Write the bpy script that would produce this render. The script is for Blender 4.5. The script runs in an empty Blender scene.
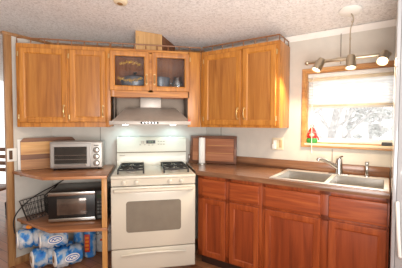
import bpy, bmesh, math, random
from mathutils import Vector, Matrix
random.seed(7)
SC = bpy.context.scene
COL = SC.collection
PI = math.pi
R2 = math.sqrt(.5)

# ------------------------------------------------------------------ camera
YAW, PITCH, ROLL, FPX = 0.1999, -0.0382, -0.0031, 280.64
cam_d = bpy.data.cameras.new('camera'); cam = bpy.data.objects.new('camera', cam_d); COL.objects.link(cam)
cam_d.sensor_width = 36; cam_d.lens = 36*FPX/402; cam_d.clip_start = .02
_s, _c = math.sin(YAW), math.cos(YAW)
_R = Vector((_c, -_s, 0)); _H = Vector((_s, _c, 0)); _Z = Vector((0, 0, 1))
_F = _H*math.cos(PITCH) + _Z*math.sin(PITCH)
_U = _Z*math.cos(PITCH) - _H*math.sin(PITCH)
_r = _R*math.cos(ROLL) - _U*math.sin(ROLL)
_u = _R*math.sin(ROLL) + _U*math.cos(ROLL)
m = Matrix((_r, _u, -_F)).transposed().to_4x4(); m.translation = (0.2931, -3.2562, 1.3837)
cam.matrix_world = m
SC.camera = cam

# ------------------------------------------------------------------ world, lights, exposure
SC.view_settings.view_transform = 'Standard'
SC.view_settings.look = 'None'
SC.view_settings.gamma = 1
SC.view_settings.use_curve_mapping = False
SC.view_settings.exposure = -0.2
W = bpy.data.worlds.new('world'); SC.world = W; W.use_nodes = True
bg = W.node_tree.nodes['Background']
bg.inputs[0].default_value = (1.0, 0.98, 0.95, 1); bg.inputs[1].default_value = 1.75
def area(name, loc, target, size, power, col, sy=None):
    l = bpy.data.lights.new(name, 'AREA'); l.energy = power; l.color = col; l.size = size
    if sy: l.shape = 'RECTANGLE'; l.size_y = sy
    o = bpy.data.objects.new(name, l); COL.objects.link(o); o.location = loc
    o.rotation_euler = (Vector(target)-Vector(loc)).to_track_quat('-Z', 'Y').to_euler(); return o
area('added_bounce_fill', (0.5, -3.6, 1.1), (0.45, -2.7, 2.6), 1.6, 125, (1.0, .97, .94))  # added fill behind the camera, aimed up to brighten the ceiling; no fixture there

sun_d = bpy.data.lights.new('sun', 'SUN'); sun_d.energy = 3; sun_d.color = (1, .86, .68); sun_d.angle = .02
sun = bpy.data.objects.new('sun', sun_d); COL.objects.link(sun)
_dw = Vector((-.62, -.84, -.88))            # travel direction in the window wall's axes
_k = math.sqrt(.5)
sun.rotation_euler = Vector((_dw.x*_k+_dw.y*_k, -_dw.x*_k+_dw.y*_k, _dw.z)).to_track_quat('-Z', 'Y').to_euler()

# ------------------------------------------------------------------ helpers
def C(r, g, b):
    f = lambda v: (v/255/12.92) if v/255 <= .04045 else ((v/255+.055)/1.055)**2.4
    return (f(r), f(g), f(b), 1)

class Frame:
    def __init__(s, ox, oy, deg): s.o = Vector((ox, oy, 0)); s.a = math.radians(deg); s.c = math.cos(s.a); s.s = math.sin(s.a)
    def pt(s, p): return Vector((s.o.x+p[0]*s.c-p[1]*s.s, s.o.y+p[0]*s.s+p[1]*s.c, p[2]))
BACK = Frame(0, 0, 0)               # stove wall: x along it, -y into the room
WIN = Frame(1.0153, 0, -45)         # window wall
PART = Frame(-.67, 0, 45)           # short partition on the left

BASE = {}
class MB:
    def __init__(s): s.bm = bmesh.new()
    def _merge(s, t):
        me = bpy.data.meshes.new('t'); t.to_mesh(me); t.free(); s.bm.from_mesh(me); bpy.data.meshes.remove(me); return s
    def box(s, x0, x1, y0, y1, z0, z1, b=0, seg=2, M=None):
        t = bmesh.new(); bmesh.ops.create_cube(t, size=1)
        for v in t.verts: v.co = Vector(((x0+x1)/2+v.co.x*(x1-x0), (y0+y1)/2+v.co.y*(y1-y0), (z0+z1)/2+v.co.z*(z1-z0)))
        if b: bmesh.ops.bevel(t, geom=list(t.edges), offset=b, segments=seg, affect='EDGES', profile=.5)
        if M: t.transform(M)
        return s._merge(t)
    def cyl(s, p0, p1, r, r2=None, n=20, b=0):
        p0 = Vector(p0); p1 = Vector(p1); d = p1-p0; t = bmesh.new()
        bmesh.ops.create_cone(t, cap_ends=True, segments=n, radius1=r, radius2=r if r2 is None else r2, depth=d.length)
        if b: bmesh.ops.bevel(t, geom=[e for e in t.edges if any(len(f.verts) > 4 for f in e.link_faces)], offset=b, segments=2, affect='EDGES', profile=.5)
        t.transform(Matrix.Translation((p0+p1)/2) @ d.to_track_quat('Z', 'Y').to_matrix().to_4x4()); return s._merge(t)
    def sph(s, c, r, sc=(1, 1, 1), u=20, v=12):
        t = bmesh.new(); bmesh.ops.create_uvsphere(t, u_segments=u, v_segments=v, radius=r)
        t.transform(Matrix.Translation(c) @ Matrix.Diagonal((*sc, 1))); return s._merge(t)
    def tube(s, pts, r, n=8, closed=False):
        P = [Vector(p) for p in pts]; t = bmesh.new(); rings = []; N = len(P); up = None
        for i, p in enumerate(P):
            a = P[(i-1) % N] if (closed or i > 0) else p
            b_ = P[(i+1) % N] if (closed or i < N-1) else p
            d = (b_-a).normalized()
            if up is None: up = d.orthogonal().normalized()
            up = (up-d*up.dot(d)).normalized() if (up-d*up.dot(d)).length > 1e-6 else d.orthogonal().normalized()
            w = d.cross(up); rr = r[i] if isinstance(r, (list, tuple)) else r
            rings.append([t.verts.new(p+(up*math.cos(2*PI*k/n)+w*math.sin(2*PI*k/n))*rr) for k in range(n)])
        for i in range(N if closed else N-1):
            A, B = rings[i], rings[(i+1) % N]
            for k in range(n): t.faces.new((A[k], A[(k+1) % n], B[(k+1) % n], B[k]))
        if not closed: t.faces.new(rings[0][::-1]); t.faces.new(rings[-1])
        return s._merge(t)
    def lathe(s, prof, c=(0, 0, 0), n=24, M=None, closed=False):
        t = bmesh.new(); rings = []
        for r, z in prof: rings.append([t.verts.new((max(r, 1e-4)*math.cos(2*PI*k/n), max(r, 1e-4)*math.sin(2*PI*k/n), z)) for k in range(n)])
        for A, B in zip(rings, rings[1:] + ([rings[0]] if closed else [])):
            for k in range(n): t.faces.new((A[k], A[(k+1) % n], B[(k+1) % n], B[k]))
        if not closed: t.faces.new(rings[0][::-1]); t.faces.new(rings[-1])
        t.transform(Matrix.Translation(c) @ (M or Matrix())); return s._merge(t)
    def prism(s, poly, z0, z1, b=0, M=None):
        t = bmesh.new(); lo = [t.verts.new((x, y, z0)) for x, y in poly]; hi = [t.verts.new((x, y, z1)) for x, y in poly]; n = len(poly)
        t.faces.new(lo[::-1]); t.faces.new(hi)
        for i in range(n): t.faces.new((lo[i], lo[(i+1) % n], hi[(i+1) % n], hi[i]))
        bmesh.ops.recalc_face_normals(t, faces=t.faces)
        if b: bmesh.ops.bevel(t, geom=list(t.edges), offset=b, segments=2, affect='EDGES', profile=.5)
        if M: t.transform(M)
        return s._merge(t)
    def hexa(s, lo, hi):
        """eight corners: four low, four high"""
        t = bmesh.new(); a = [t.verts.new(p) for p in lo]; b_ = [t.verts.new(p) for p in hi]
        t.faces.new(a[::-1]); t.faces.new(b_)
        for i in range(4): t.faces.new((a[i], a[(i+1) % 4], b_[(i+1) % 4], b_[i]))
        bmesh.ops.recalc_face_normals(t, faces=t.faces); return s._merge(t)
    def ring(s, x0, x1, z0, z1, loops, cap0=False, cap1=False):
        """rectangular loops (inset, y) lofted in the x-z plane"""
        t = bmesh.new(); L = []
        for i, y in loops: L.append([t.verts.new(p) for p in ((x0+i, y, z0+i), (x1-i, y, z0+i), (x1-i, y, z1-i), (x0+i, y, z1-i))])
        for A, B in zip(L, L[1:]):
            for k in range(4): t.faces.new((A[k], A[(k+1) % 4], B[(k+1) % 4], B[k]))
        if cap0: t.faces.new(L[0][::-1])
        if cap1: t.faces.new(L[-1])
        if not cap0 and not cap1:
            for k in range(4): t.faces.new((L[-1][k], L[-1][(k+1) % 4], L[0][(k+1) % 4], L[0][k]))
        bmesh.ops.recalc_face_normals(t, faces=t.faces); return s._merge(t)
    def xf(s, M): s.bm.transform(M); return s
    def mesh(s, name, base, sharp=35):
        me = bpy.data.meshes.new(name)
        for v in s.bm.verts: v.co -= Vector(base)
        s.bm.to_mesh(me); s.bm.free()
        for p in me.polygons: p.use_smooth = True
        me.set_sharp_from_angle(angle=math.radians(sharp)); return me

def thing(name, label, cat, fr, base, group=None):
    o = bpy.data.objects.new(name, None); COL.objects.link(o); o.empty_display_size = .05
    o.location = fr.pt(base); o.rotation_euler = (0, 0, fr.a); o['label'] = label; o['category'] = cat
    if group: o['group'] = group
    BASE[o.name] = tuple(base); return o
def part(name, mb, mat, parent, label=None):
    b = BASE[parent.name]; o = bpy.data.objects.new(name, mb.mesh(name, b)); COL.objects.link(o)
    o.data.materials.append(mat); o.parent = parent; BASE[o.name] = b
    if label: o['label'] = label
    return o
def solo(name, mb, mat, fr, base, label, cat, group=None):
    o = bpy.data.objects.new(name, mb.mesh(name, base)); COL.objects.link(o); o.data.materials.append(mat)
    o.location = fr.pt(base); o.rotation_euler = (0, 0, fr.a); o['label'] = label; o['category'] = cat
    if group: o['group'] = group
    BASE[o.name] = tuple(base); return o
def struct(name, mb, mat, fr=BACK):
    o = bpy.data.objects.new(name, mb.mesh(name, (0, 0, 0))); COL.objects.link(o); o.data.materials.append(mat)
    o.location = fr.o; o.rotation_euler = (0, 0, fr.a); o['kind'] = 'structure'; BASE[o.name] = (0, 0, 0); return o

# ------------------------------------------------------------------ materials
def nm(name):
    mt = bpy.data.materials.new(name); mt.use_nodes = True; nt = mt.node_tree
    return mt, nt, nt.nodes['Principled BSDF']
def tex(nt, scale, space='Object', rnd=True):
    tc = nt.nodes.new('ShaderNodeTexCoord'); mp = nt.nodes.new('ShaderNodeMapping'); mp.inputs['Scale'].default_value = scale
    if rnd:
        oi = nt.nodes.new('ShaderNodeObjectInfo'); ml = nt.nodes.new('ShaderNodeMath'); ml.operation = 'MULTIPLY'; ml.inputs[1].default_value = 13
        va = nt.nodes.new('ShaderNodeVectorMath'); va.operation = 'ADD'
        nt.links.new(oi.outputs['Random'], ml.inputs[0]); nt.links.new(tc.outputs[space], va.inputs[0]); nt.links.new(ml.outputs[0], va.inputs[1])
        nt.links.new(va.outputs[0], mp.inputs['Vector'])
    else: nt.links.new(tc.outputs[space], mp.inputs['Vector'])
    return mp.outputs[0]
def noise(nt, vec, scale=1, detail=4, rough=.55, dist=0):
    n = nt.nodes.new('ShaderNodeTexNoise'); n.inputs['Scale'].default_value = scale; n.inputs['Detail'].default_value = detail
    n.inputs['Roughness'].default_value = rough; n.inputs['Distortion'].default_value = dist; nt.links.new(vec, n.inputs['Vector']); return n.outputs['Fac']
def ramp(nt, fac, stops):
    r = nt.nodes.new('ShaderNodeValToRGB'); e = r.color_ramp.elements
    while len(e) < len(stops): e.new(.5)
    for i, (p, c) in enumerate(stops): e[i].position = p; e[i].color = c
    nt.links.new(fac, r.inputs[0]); return r.outputs[0]
def mixc(nt, a, b, fac, mode='MULTIPLY'):
    x = nt.nodes.new('ShaderNodeMix'); x.data_type = 'RGBA'; x.blend_type = mode; x.inputs['Factor'].default_value = fac
    nt.links.new(a, x.inputs['A']); nt.links.new(b, x.inputs['B']); return x.outputs['Result']
def bump(nt, bs, fac, strength, dist=.002):
    b = nt.nodes.new('ShaderNodeBump'); b.inputs['Strength'].default_value = strength; b.inputs['Distance'].default_value = dist
    nt.links.new(fac, b.inputs['Height']); nt.links.new(b.outputs[0], bs.inputs['Normal'])
def wood(name, dk, md, lt, axis='z', rough=.38, sc=20, coat=.15, streak=.35):
    mt, nt, bs = nm(name); k = 'xyz'.index(axis)
    s1 = [sc]*3; s1[k] = sc*.075; s2 = [sc*6]*3; s2[k] = sc*.25
    n1 = noise(nt, tex(nt, s1), 1, 5, .55, .9); n2 = noise(nt, tex(nt, s2), 1, 3, .6)
    c1 = ramp(nt, n1, [(.28, dk), (.5, md), (.72, lt)])
    c2 = ramp(nt, n2, [(.35, (.66, .6, .54, 1)), (.6, (1, 1, 1, 1))])
    nt.links.new(mixc(nt, c1, c2, streak), bs.inputs['Base Color'])
    bs.inputs['Roughness'].default_value = rough; bs.inputs['Coat Weight'].default_value = coat; bs.inputs['Coat Roughness'].default_value = .25
    bump(nt, bs, n2, .12, .001); return mt
def plain(name, col, rough=.5, metal=0, var=.06, vs=14, coat=0, bmp=0):
    mt, nt, bs = nm(name)
    n = noise(nt, tex(nt, (vs,)*3), 1, 4)
    d = tuple(max(0, c*(1-var*2)) for c in col[:3])+(1,); l = tuple(min(1, c*(1+var)) for c in col[:3])+(1,)
    nt.links.new(ramp(nt, n, [(.3, d), (.6, col), (.8, l)]), bs.inputs['Base Color'])
    bs.inputs['Roughness'].default_value = rough; bs.inputs['Metallic'].default_value = metal; bs.inputs['Coat Weight'].default_value = coat
    if bmp: bump(nt, bs, n, bmp)
    return mt
def emit(name, col, st):
    mt, nt, bs = nm(name); bs.inputs['Base Color'].default_value = col; bs.inputs['Emission Color'].default_value = col; bs.inputs['Emission Strength'].default_value = st; return mt
def pane_glass(name, refl=.09, tint=(1, 1, 1, 1), rough=.02):
    mt = bpy.data.materials.new(name); mt.use_nodes = True; nt = mt.node_tree; nt.nodes.clear()
    o = nt.nodes.new('ShaderNodeOutputMaterial'); mx = nt.nodes.new('ShaderNodeMixShader'); t = nt.nodes.new('ShaderNodeBsdfTransparent'); g = nt.nodes.new('ShaderNodeBsdfGlossy')
    t.inputs[0].default_value = tint; g.inputs['Roughness'].default_value = rough; mx.inputs[0].default_value = refl
    nt.links.new(t.outputs[0], mx.inputs[1]); nt.links.new(g.outputs[0], mx.inputs[2]); nt.links.new(mx.outputs[0], o.inputs[0]); return mt

OAK = wood('oak_vertical', C(152, 92, 32), C(186, 120, 45), C(206, 142, 62), 'z', .38, 24)
OAKP = wood('oak_panel', C(144, 86, 32), C(170, 109, 46), C(186, 127, 58), 'z', .36, 17)
RAILW = wood('gallery_rail_wood', C(112, 70, 38), C(138, 90, 52), C(156, 106, 64), 'x', .4)
OAKH = wood('oak_horizontal', C(152, 92, 32), C(186, 120, 45), C(206, 142, 62), 'x', .38, 24)
OAKIN = wood('oak_interior', C(140, 78, 34), C(170, 100, 48), C(190, 118, 62), 'z', .5)
CHERRY = wood('cherry_vertical', C(126, 54, 21), C(150, 68, 28), C(172, 86, 39), 'z', .4, 24, .04, .25)
CHERRYP = wood('cherry_panel', C(114, 46, 18), C(142, 62, 27), C(160, 76, 35), 'z', .4, 13, .04)
CHERRYH = wood('cherry_horizontal', C(124, 53, 21), C(152, 69, 29), C(176, 90, 42), 'x', .4, 24, .04, .35)
PINE = wood('pine', C(172, 118, 62), C(200, 146, 84), C(216, 166, 104), 'z', .5)
TRIMW = wood('trim_wood', C(128, 88, 50), C(158, 114, 70), C(178, 136, 90), 'z', .45)
CASEW = wood('casing_wood', C(160, 108, 58), C(188, 136, 80), C(206, 158, 102), 'x', .4)
COUNTER = wood('counter_laminate', C(96, 64, 46), C(132, 92, 66), C(160, 116, 84), 'x', .22, 14, .35)
SHELFW = wood('shelf_laminate', C(124, 80, 52), C(160, 106, 70), C(188, 134, 94), 'x', .3, 12, .2)
BOARD_L = wood('board_light', C(180, 126, 70), C(206, 156, 94), C(222, 176, 116), 'x', .5, 16, 0)
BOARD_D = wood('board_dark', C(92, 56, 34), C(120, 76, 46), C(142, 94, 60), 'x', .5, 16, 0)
BOARD_M = wood('board_mid', C(140, 94, 54), C(168, 118, 72), C(188, 138, 88), 'x', .5, 16, 0)
BREAD = wood('board_reddish', C(128, 74, 46), C(160, 100, 66), C(184, 126, 90), 'x', .45, 12, 0)
BREADF = wood('board_frame', C(84, 50, 34), C(110, 68, 46), C(132, 86, 60), 'x', .45, 12, 0)
CREAM = plain('cream_enamel', C(203, 195, 179), .28, 0, .015, 3, .3)
CREAMD = plain('cream_dark_seam', C(120, 108, 92), .6)  # darker tone of the seam line across the backguard
BLACKP = plain('black_plastic', C(22, 21, 21), .35)
IRON = plain('cast_iron', C(38, 34, 31), .6, 0, .2, 60, 0, .3)
STEEL = plain('stainless_steel', C(190, 186, 180), .28, 1, .04, 30)
STEELM = plain('brushed_steel', C(176, 168, 160), .42, .35, .05, 20)
CHROME = plain('chrome', C(200, 198, 196), .12, 1, .02)
NICKEL = plain('brushed_nickel', C(188, 174, 152), .28, .95, .03)
BRASS = plain('antique_brass', C(208, 178, 128), .34, .8, .1, 40)
WHITEP = plain('white_plastic', C(232, 230, 224), .4, 0, .02)
ALMOND = plain('almond_plastic', C(222, 206, 176), .4, 0, .03)
SILVERP = plain('silver_paint', C(172, 168, 164), .34, .55, .03)
DARKGLASS = plain('dark_glass', C(34, 30, 28), .08, 0, .1, 6, .6)
OVENGLASS = plain('oven_window_glass', C(122, 113, 100), .22, 0, .06, 8, .3)
GOLD = plain('gold_leaf_paint', C(200, 160, 76), .35, .4, .1)
GREYE = plain('grey_enamel', C(120, 122, 130), .3, 0, .1, 10, .3)
PAPER = plain('white_paper', C(240, 236, 230), .9, 0, .02, 30)
CARDB = plain('cardboard', C(168, 130, 90), .9)
BLUEP = plain('blue_print', C(30, 104, 190), .35)
REDP = plain('red_print', C(206, 54, 30), .4)
ORANGEP = plain('orange_print', C(236, 140, 40), .4)
GREENP = plain('green_paint', C(50, 140, 58), .5)
REDPT = plain('red_paint', C(196, 40, 30), .5)
SKINP = plain('pale_paint', C(232, 190, 160), .6)
GREYD = plain('dark_grey_sponge', C(70, 72, 76), .8, 0, .1, 80, 0, .4)
RUBBER = plain('black_rubber', C(20, 18, 18), .55)
WIREM = plain('dark_wire', C(46, 40, 36), .45, .4)
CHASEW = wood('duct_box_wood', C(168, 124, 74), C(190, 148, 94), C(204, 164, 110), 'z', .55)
GLOSSW = plain('gloss_white_panel', C(168, 167, 168), .12, 0, .01, 3, .6)
GLASS = pane_glass('window_glass', .05)
CABGLASS = pane_glass('cabinet_glass', .016, (.88, .89, .9, 1))
CLEARG = pane_glass('clear_glassware', .35, (.86, .88, .9, 1), .05)
BARK = plain('snowy_bark', C(228, 227, 227), .9, 0, .2, 9, 0, .5)
FOLI = plain('snow_dusted_foliage', C(226, 229, 228), .9, 0, .3, 14, 0, .4)
SNOW = plain('snow', C(240, 243, 248), .8, 0, .04, 2, 0, .2)
BOOTM = plain('dark_boot_leather', C(52, 48, 50), .6)
SHADEM = None

def wall_mat(name, col):
    mt, nt, bs = nm(name); n = noise(nt, tex(nt, (9, 9, 9), rnd=False), 1, 5); n2 = noise(nt, tex(nt, (90, 90, 90), rnd=False), 1, 3)
    d = tuple(c*.93 for c in col[:3])+(1,)
    nt.links.new(ramp(nt, n, [(.35, d), (.65, col)]), bs.inputs['Base Color']); bs.inputs['Roughness'].default_value = .6
    bump(nt, bs, n2, .1, .001); return mt
WALL = wall_mat('wall_panel', C(203, 197, 187))
WHITEW = wall_mat('white_wall', C(236, 232, 226))
def ceil_mat():
    mt, nt, bs = nm('textured_ceiling'); v = tex(nt, (1, 1, 1), rnd=False)
    n1 = noise(nt, v, 48, 5, .7, .8); n2 = noise(nt, v, 5, 3)
    c1 = ramp(nt, n1, [(.36, C(206, 203, 200)), (.5, C(234, 232, 230)), (.64, C(245, 244, 243))])
    c2 = ramp(nt, n2, [(.3, (.93, .92, .91, 1)), (.7, (1, 1, 1, 1))])
    nt.links.new(mixc(nt, c1, c2, .7), bs.inputs['Base Color']); bs.inputs['Roughness'].default_value = .85
    bump(nt, bs, n1, .6, .010); return mt
CEIL = ceil_mat()
def floor_mat():
    mt, nt, bs = nm('plank_floor'); v = tex(nt, (1, 1, 1), rnd=False)
    b = nt.nodes.new('ShaderNodeTexBrick'); nt.links.new(v, b.inputs['Vector'])
    b.inputs['Color1'].default_value = C(146, 92, 60); b.inputs['Color2'].default_value = C(178, 120, 82); b.inputs['Mortar'].default_value = C(70, 40, 28)
    b.inputs['Scale'].default_value = 1; b.inputs['Brick Width'].default_value = 1.1; b.inputs['Row Height'].default_value = .1; b.inputs['Mortar Size'].default_value = .0025
    n = noise(nt, tex(nt, (2.5, 40, 40), rnd=False), 1, 5, .6, .6)
    c = ramp(nt, n, [(.3, (.62, .56, .52, 1)), (.65, (1.0, 1.0, 1.0, 1))])
    nt.links.new(mixc(nt, b.outputs['Color'], c, .7), bs.inputs['Base Color']); bs.inputs['Roughness'].default_value = .32; return mt
FLOOR = floor_mat()
def shade_mat():
    mt = bpy.data.materials.new('shade_fabric'); mt.use_nodes = True; nt = mt.node_tree; nt.nodes.clear()
    o = nt.nodes.new('ShaderNodeOutputMaterial'); mx = nt.nodes.new('ShaderNodeMixShader'); d = nt.nodes.new('ShaderNodeBsdfDiffuse'); t = nt.nodes.new('ShaderNodeBsdfTranslucent')
    n = noise(nt, tex(nt, (12, 12, 12)), 1, 4); c = ramp(nt, n, [(.3, (.86, .87, .88, 1)), (.7, (.96, .96, .96, 1))])
    nt.links.new(c, d.inputs[0]); nt.links.new(c, t.inputs[0]); mx.inputs[0].default_value = .75
    nt.links.new(d.outputs[0], mx.inputs[1]); nt.links.new(t.outputs[0], mx.inputs[2]); nt.links.new(mx.outputs[0], o.inputs[0]); return mt
SHADEM = shade_mat()
def wrap_mat(name, blue=.5, sc=14):
    mt, nt, bs = nm(name)
    n = noise(nt, tex(nt, (sc, sc, sc*.8)), 1, 2, .5, .4); n2 = noise(nt, tex(nt, (45, 45, 45)), 1, 4, .6, 1.5)
    c = ramp(nt, n, [(blue-.16, C(16, 108, 196)), (blue-.04, C(70, 146, 212)), (blue+.02, C(176, 194, 212)), (blue+.14, C(214, 216, 220))])
    c2 = ramp(nt, n2, [(.35, (.72, .76, .8, 1)), (.62, (1, 1, 1, 1))])
    nt.links.new(mixc(nt, c, c2, .7), bs.inputs['Base Color']); bs.inputs['Roughness'].default_value = .25; bump(nt, bs, n2, .7, .01); return mt
WRAP = wrap_mat('printed_plastic_wrap', .46); WRAPB = wrap_mat('printed_plastic_wrap_blue', .5, 11); WRAPW = wrap_mat('pale_plastic_bag', .3, 7)

# ------------------------------------------------------------------ the setting
f = struct('floor', MB().box(-5.0, 3.2, -5.2, .15, -.06, 0), FLOOR, WIN)
ce = MB().hexa([(-5, .15, 2.235-.021), (3.4, .15, 2.235-.021), (3.4, -5.2, 2.235+.728), (-5, -5.2, 2.235+.728)],
               [(-5, .15, 2.30), (3.4, .15, 2.30), (3.4, -5.2, 3.03), (-5, -5.2, 3.03)])
struct('ceiling', ce, CEIL, WIN)
# window wall with its opening
wt0, wt1, wz0, wz1 = 1.135, 1.915, 1.195, 1.868
w = MB().box(-4.9, wt0, 0, .12, 0, 2.24).box(wt1, 3.2, 0, .12, 0, 2.24).box(wt0, wt1, 0, .12, 0, wz0).box(wt0, wt1, 0, .12, wz1, 2.24)
struct('wall_right', w, WALL, WIN)
struct('wall_back', MB().box(-.70, 1.0153, 0, .08, 0, 2.205), WALL)
struct('wall_left', MB().box(-.40, .10, 0, .035, 0, 2.205), WALL, PART)
struct('trim_1', MB().box(-.70, 1.0, -.012, .09, 2.205, 2.228, .003), TRIMW)
struct('trim_2', MB().box(-.456, .02, -.012, .045, 2.205, 2.232, .003), TRIMW, PART)
struct('trim_3', MB().box(-.442, -.378, -.010, .0, 0, 2.205, .004, 3), TRIMW, PART)
struct('trim_8', MB().box(-.436, -.4005, .0005, .035, 0, 2.204, .002), TRIMW, PART)
struct('trim_4', MB().prism([(0, 0), (0, -.026), (-.012, -.02), (-.05, 0)], 0, 3.0, M=Matrix(((0, 0, 1, .1), (0, 1, 0, 0), (1, 0, 0, 2.232), (0, 0, 0, 1)))), WHITEW, WIN)
struct('wall_front', MB().box(-5.0, 3.2, -5.3, -5.2, 0, 2.95), WALL, WIN)
# panel seams on the walls
struct('trim_5', MB().box(-.185, -.176, -.003, 0, .92, 2.2), plain('seam_strip', C(150, 142, 132), .6))
struct('trim_6', MB().box(1.372, 1.381, -.004, 0, .92, 1.15).box(1.425, 1.433, -.004, 0, 1.92, 2.23), bpy.data.materials['seam_strip'], WIN)
struct('trim_7', MB().box(.20, .208, -.003, 0, .92, 1.4), bpy.data.materials['seam_strip'], WIN)
struct('baseboard_back', MB().box(-.66, -.01, -.012, 0, 0, .07, .003), TRIMW)
struct('baseboard_left', MB().box(-.395, -.012, -.012, 0, 0, .07, .003), TRIMW, PART)

# the window
wi = thing('window_1', 'double hung window with a honey wood casing over the sink', 'window', WIN, (1.52, 0, 1.19)); wi['kind'] = 'structure'
part('casing', MB().ring(1.100, 1.950, 1.160, 1.903, [(0, 0), (0, -.014), (.004, -.018), (.028, -.018), (.035, -.010), (.035, 0)]), CASEW, wi)
part('sill', MB().box(wt0-.004, wt1+.004, -.022, .1, 1.176, 1.198, .004), ALMOND, wi)
part('jamb', MB().ring(wt0, wt1, wz0, wz1, [(0, -.005), (0.012, -.005), (.012, .118), (0, .118)]), CASEW, wi)
part('outer_frame', MB().ring(wt0+.012, wt1-.012, wz0+.005, wz1-.012, [(0, .06), (.022, .06), (.022, .115), (0, .115)]), WHITEP, wi)
ls = part('lower_sash', MB().ring(wt0+.034, wt1-.034, wz0+.025, 1.555, [(0, .068), (.026, .068), (.026, .09), (0, .09)]), WHITEP, wi)
part('pane', MB().box(wt0+.058, wt1-.058, .077, .081, wz0+.05, 1.53), GLASS, ls)
us = part('upper_sash', MB().ring(wt0+.034, wt1-.034, 1.53, wz1-.034, [(0, .092), (.026, .092), (.026, .112), (0, .112)]), WHITEP, wi)
part('pane', MB().box(wt0+.058, wt1-.058, .1, .104, 1.555, wz1-.058), GLASS, us)

# outside: snowy rise and winter trees
g = MB(); N = 26
t = bmesh.new(); gr = [[t.verts.new((-18+i*1.6, 1.2+j*1.1, -.6+.115*j*1.1+.1*math.sin(i*1.3+j*.7))) for j in range(N)] for i in range(N)]
for i in range(N-1):
    for j in range(N-1): t.faces.new((gr[i][j], gr[i+1][j], gr[i+1][j+1], gr[i][j+1]))
g._merge(t)
struct('ground', g, SNOW, WIN)
def gz(y): return -.6+.115*(y-1.2)
def tree(x, y, h, r, lean, nb, label, foliage):
    b = (x, y, gz(y)-.1)
    T = thing('winter_tree', label, 'tree', WIN, b, 'trees outside the window')
    P = [(x+lean*k/6*h*.2+.04*math.sin(k*2.1+x), y, b[2]+h*k/6) for k in range(7)]
    part('trunk', MB().tube(P, [r*(1-.12*k) for k in range(7)], 10), BARK, T)
    br = MB(); fo = MB()
    for k in range(nb):
        a = random.uniform(0, 2*PI); z0 = random.uniform(.25, .92); i = int(z0*6); p = Vector(P[i]).lerp(Vector(P[min(6, i+1)]), z0*6-i)
        L = random.uniform(.5, 1.3)*h*.22; q = [p+Vector((math.cos(a)*L*s, math.sin(a)*L*s, L*(.5*s+.3*s*s)+.04*math.sin(9*s+k))) for s in (0, .3, .6, 1)]
        br.tube(q, [r*.4, r*.3, r*.2, r*.1], 6)
        for s in (1, 2):
            e = q[s+1]+Vector((random.uniform(-.4, .4), random.uniform(-.4, .4), random.uniform(0, .4)))*L*.8
            br.tube([q[s], (q[s]+e)/2+Vector((0, 0, .04)), e], [r*.22, r*.15, r*.07], 5)
        if foliage:
            for _ in range(foliage):
                c = q[random.choice((1, 2, 3))]+Vector([random.gauss(0, .18) for _ in range(3)]); fo.sph(c, random.uniform(.06, .17), (1.2, 1, .7), 7, 5)
    part('branches', br, BARK, T)
    if foliage: part('foliage', fo, FOLI, T)
tree(.62, 4.2, 4.2, .12, .5, 14, 'pale thick leaning winter trunk outside the window, left of its middle', 0)
tree(.05, 6.2, 5, .10, -.5, 16, 'slim winter tree seen at the left edge of the window glass', 0)
tree(1.55, 6.4, 2.6, .06, .2, 14, 'bushy snow dusted tree outside the right half of the window', 2)
tree(.55, 9.5, 3.4, .09, .1, 16, 'far snow dusted tree behind the leaning pale trunk', 2)
tree(1.25, 11, 3.6, .1, -.3, 16, 'farthest bushy tree at the back of the snowy rise', 2)

# ------------------------------------------------------------------ cabinet parts
def door(parent, x0, x1, z0, z1, yf, mat, w=.055, glass=False, th=.02, pm=None):
    yb = yf+th
    d = part('door', MB().ring(x0, x1, z0, z1, [(0, yb), (0, yf+.005), (.005, yf), (w-.014, yf), (w-.006, yf+.004), (w, yf+.011), (w, yb)]), mat, parent)
    if glass: part('pane', MB().box(x0+w-.003, x1-w+.003, yf+.011, yf+.014, z0+w-.003, z1-w+.003), CABGLASS, d)
    else: part('panel', MB().ring(x0+w-.004, x1-w+.004, z0+w-.004, z1-w+.004, [(0, yb-.001), (0, yf+.0105), (.004, yf+.010)], True, True), pm or {OAK: OAKP, CHERRY: CHERRYP}.get(mat, mat), d)
    return d
def handle(d, x, zc, y, L=.1):
    h = MB().tube([(x, y, zc-L/2), (x, y-.018, zc-L/2+.008), (x, y-.026, zc-L*.2), (x, y-.028, zc), (x, y-.026, zc+L*.2), (x, y-.018, zc+L/2-.008), (x, y, zc+L/2)], [.006, .005, .0045, .0065, .0045, .005, .006], 8)
    h.cyl((x, y+.001, zc-L/2), (x, y-.004, zc-L/2), .010, n=12).cyl((x, y+.001, zc+L/2), (x, y-.004, zc+L/2), .010, n=12)
    part('handle', h, BRASS, d)
def hinge(d, x, z, y):
    part('hinge', MB().cyl((x, y-.004, z-.022), (x, y-.004, z+.022), .0045, n=10).box(x-.009, x+.009, y-.002, y+.006, z-.02, z+.02), BRASS, d)
def gallery(parent, pts, n, ztop=2.186, z0=2.133):
    g = part('gallery_rail', MB().tube([(x, y, ztop) for x, y in pts], .0065, 8), RAILW, parent)
    for (a, b_) in zip(pts, pts[1:]):
        L = math.dist(a, b_); k = max(1, round(L/n))
        for i in range(k+1):
            if i == 0 and a != pts[0]: continue
            x = a[0]+(b_[0]-a[0])*i/k; y = a[1]+(b_[1]-a[1])*i/k
            part('spindle', MB().lathe([(.0045, z0), (.005, z0+.008), (.007, z0+.018), (.0045, z0+.028), (.004, z0+.04), (.0045, ztop)], (x, y, 0), 8), RAILW, g)

ZB, ZT, U = 1.343, 2.133, .305
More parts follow.
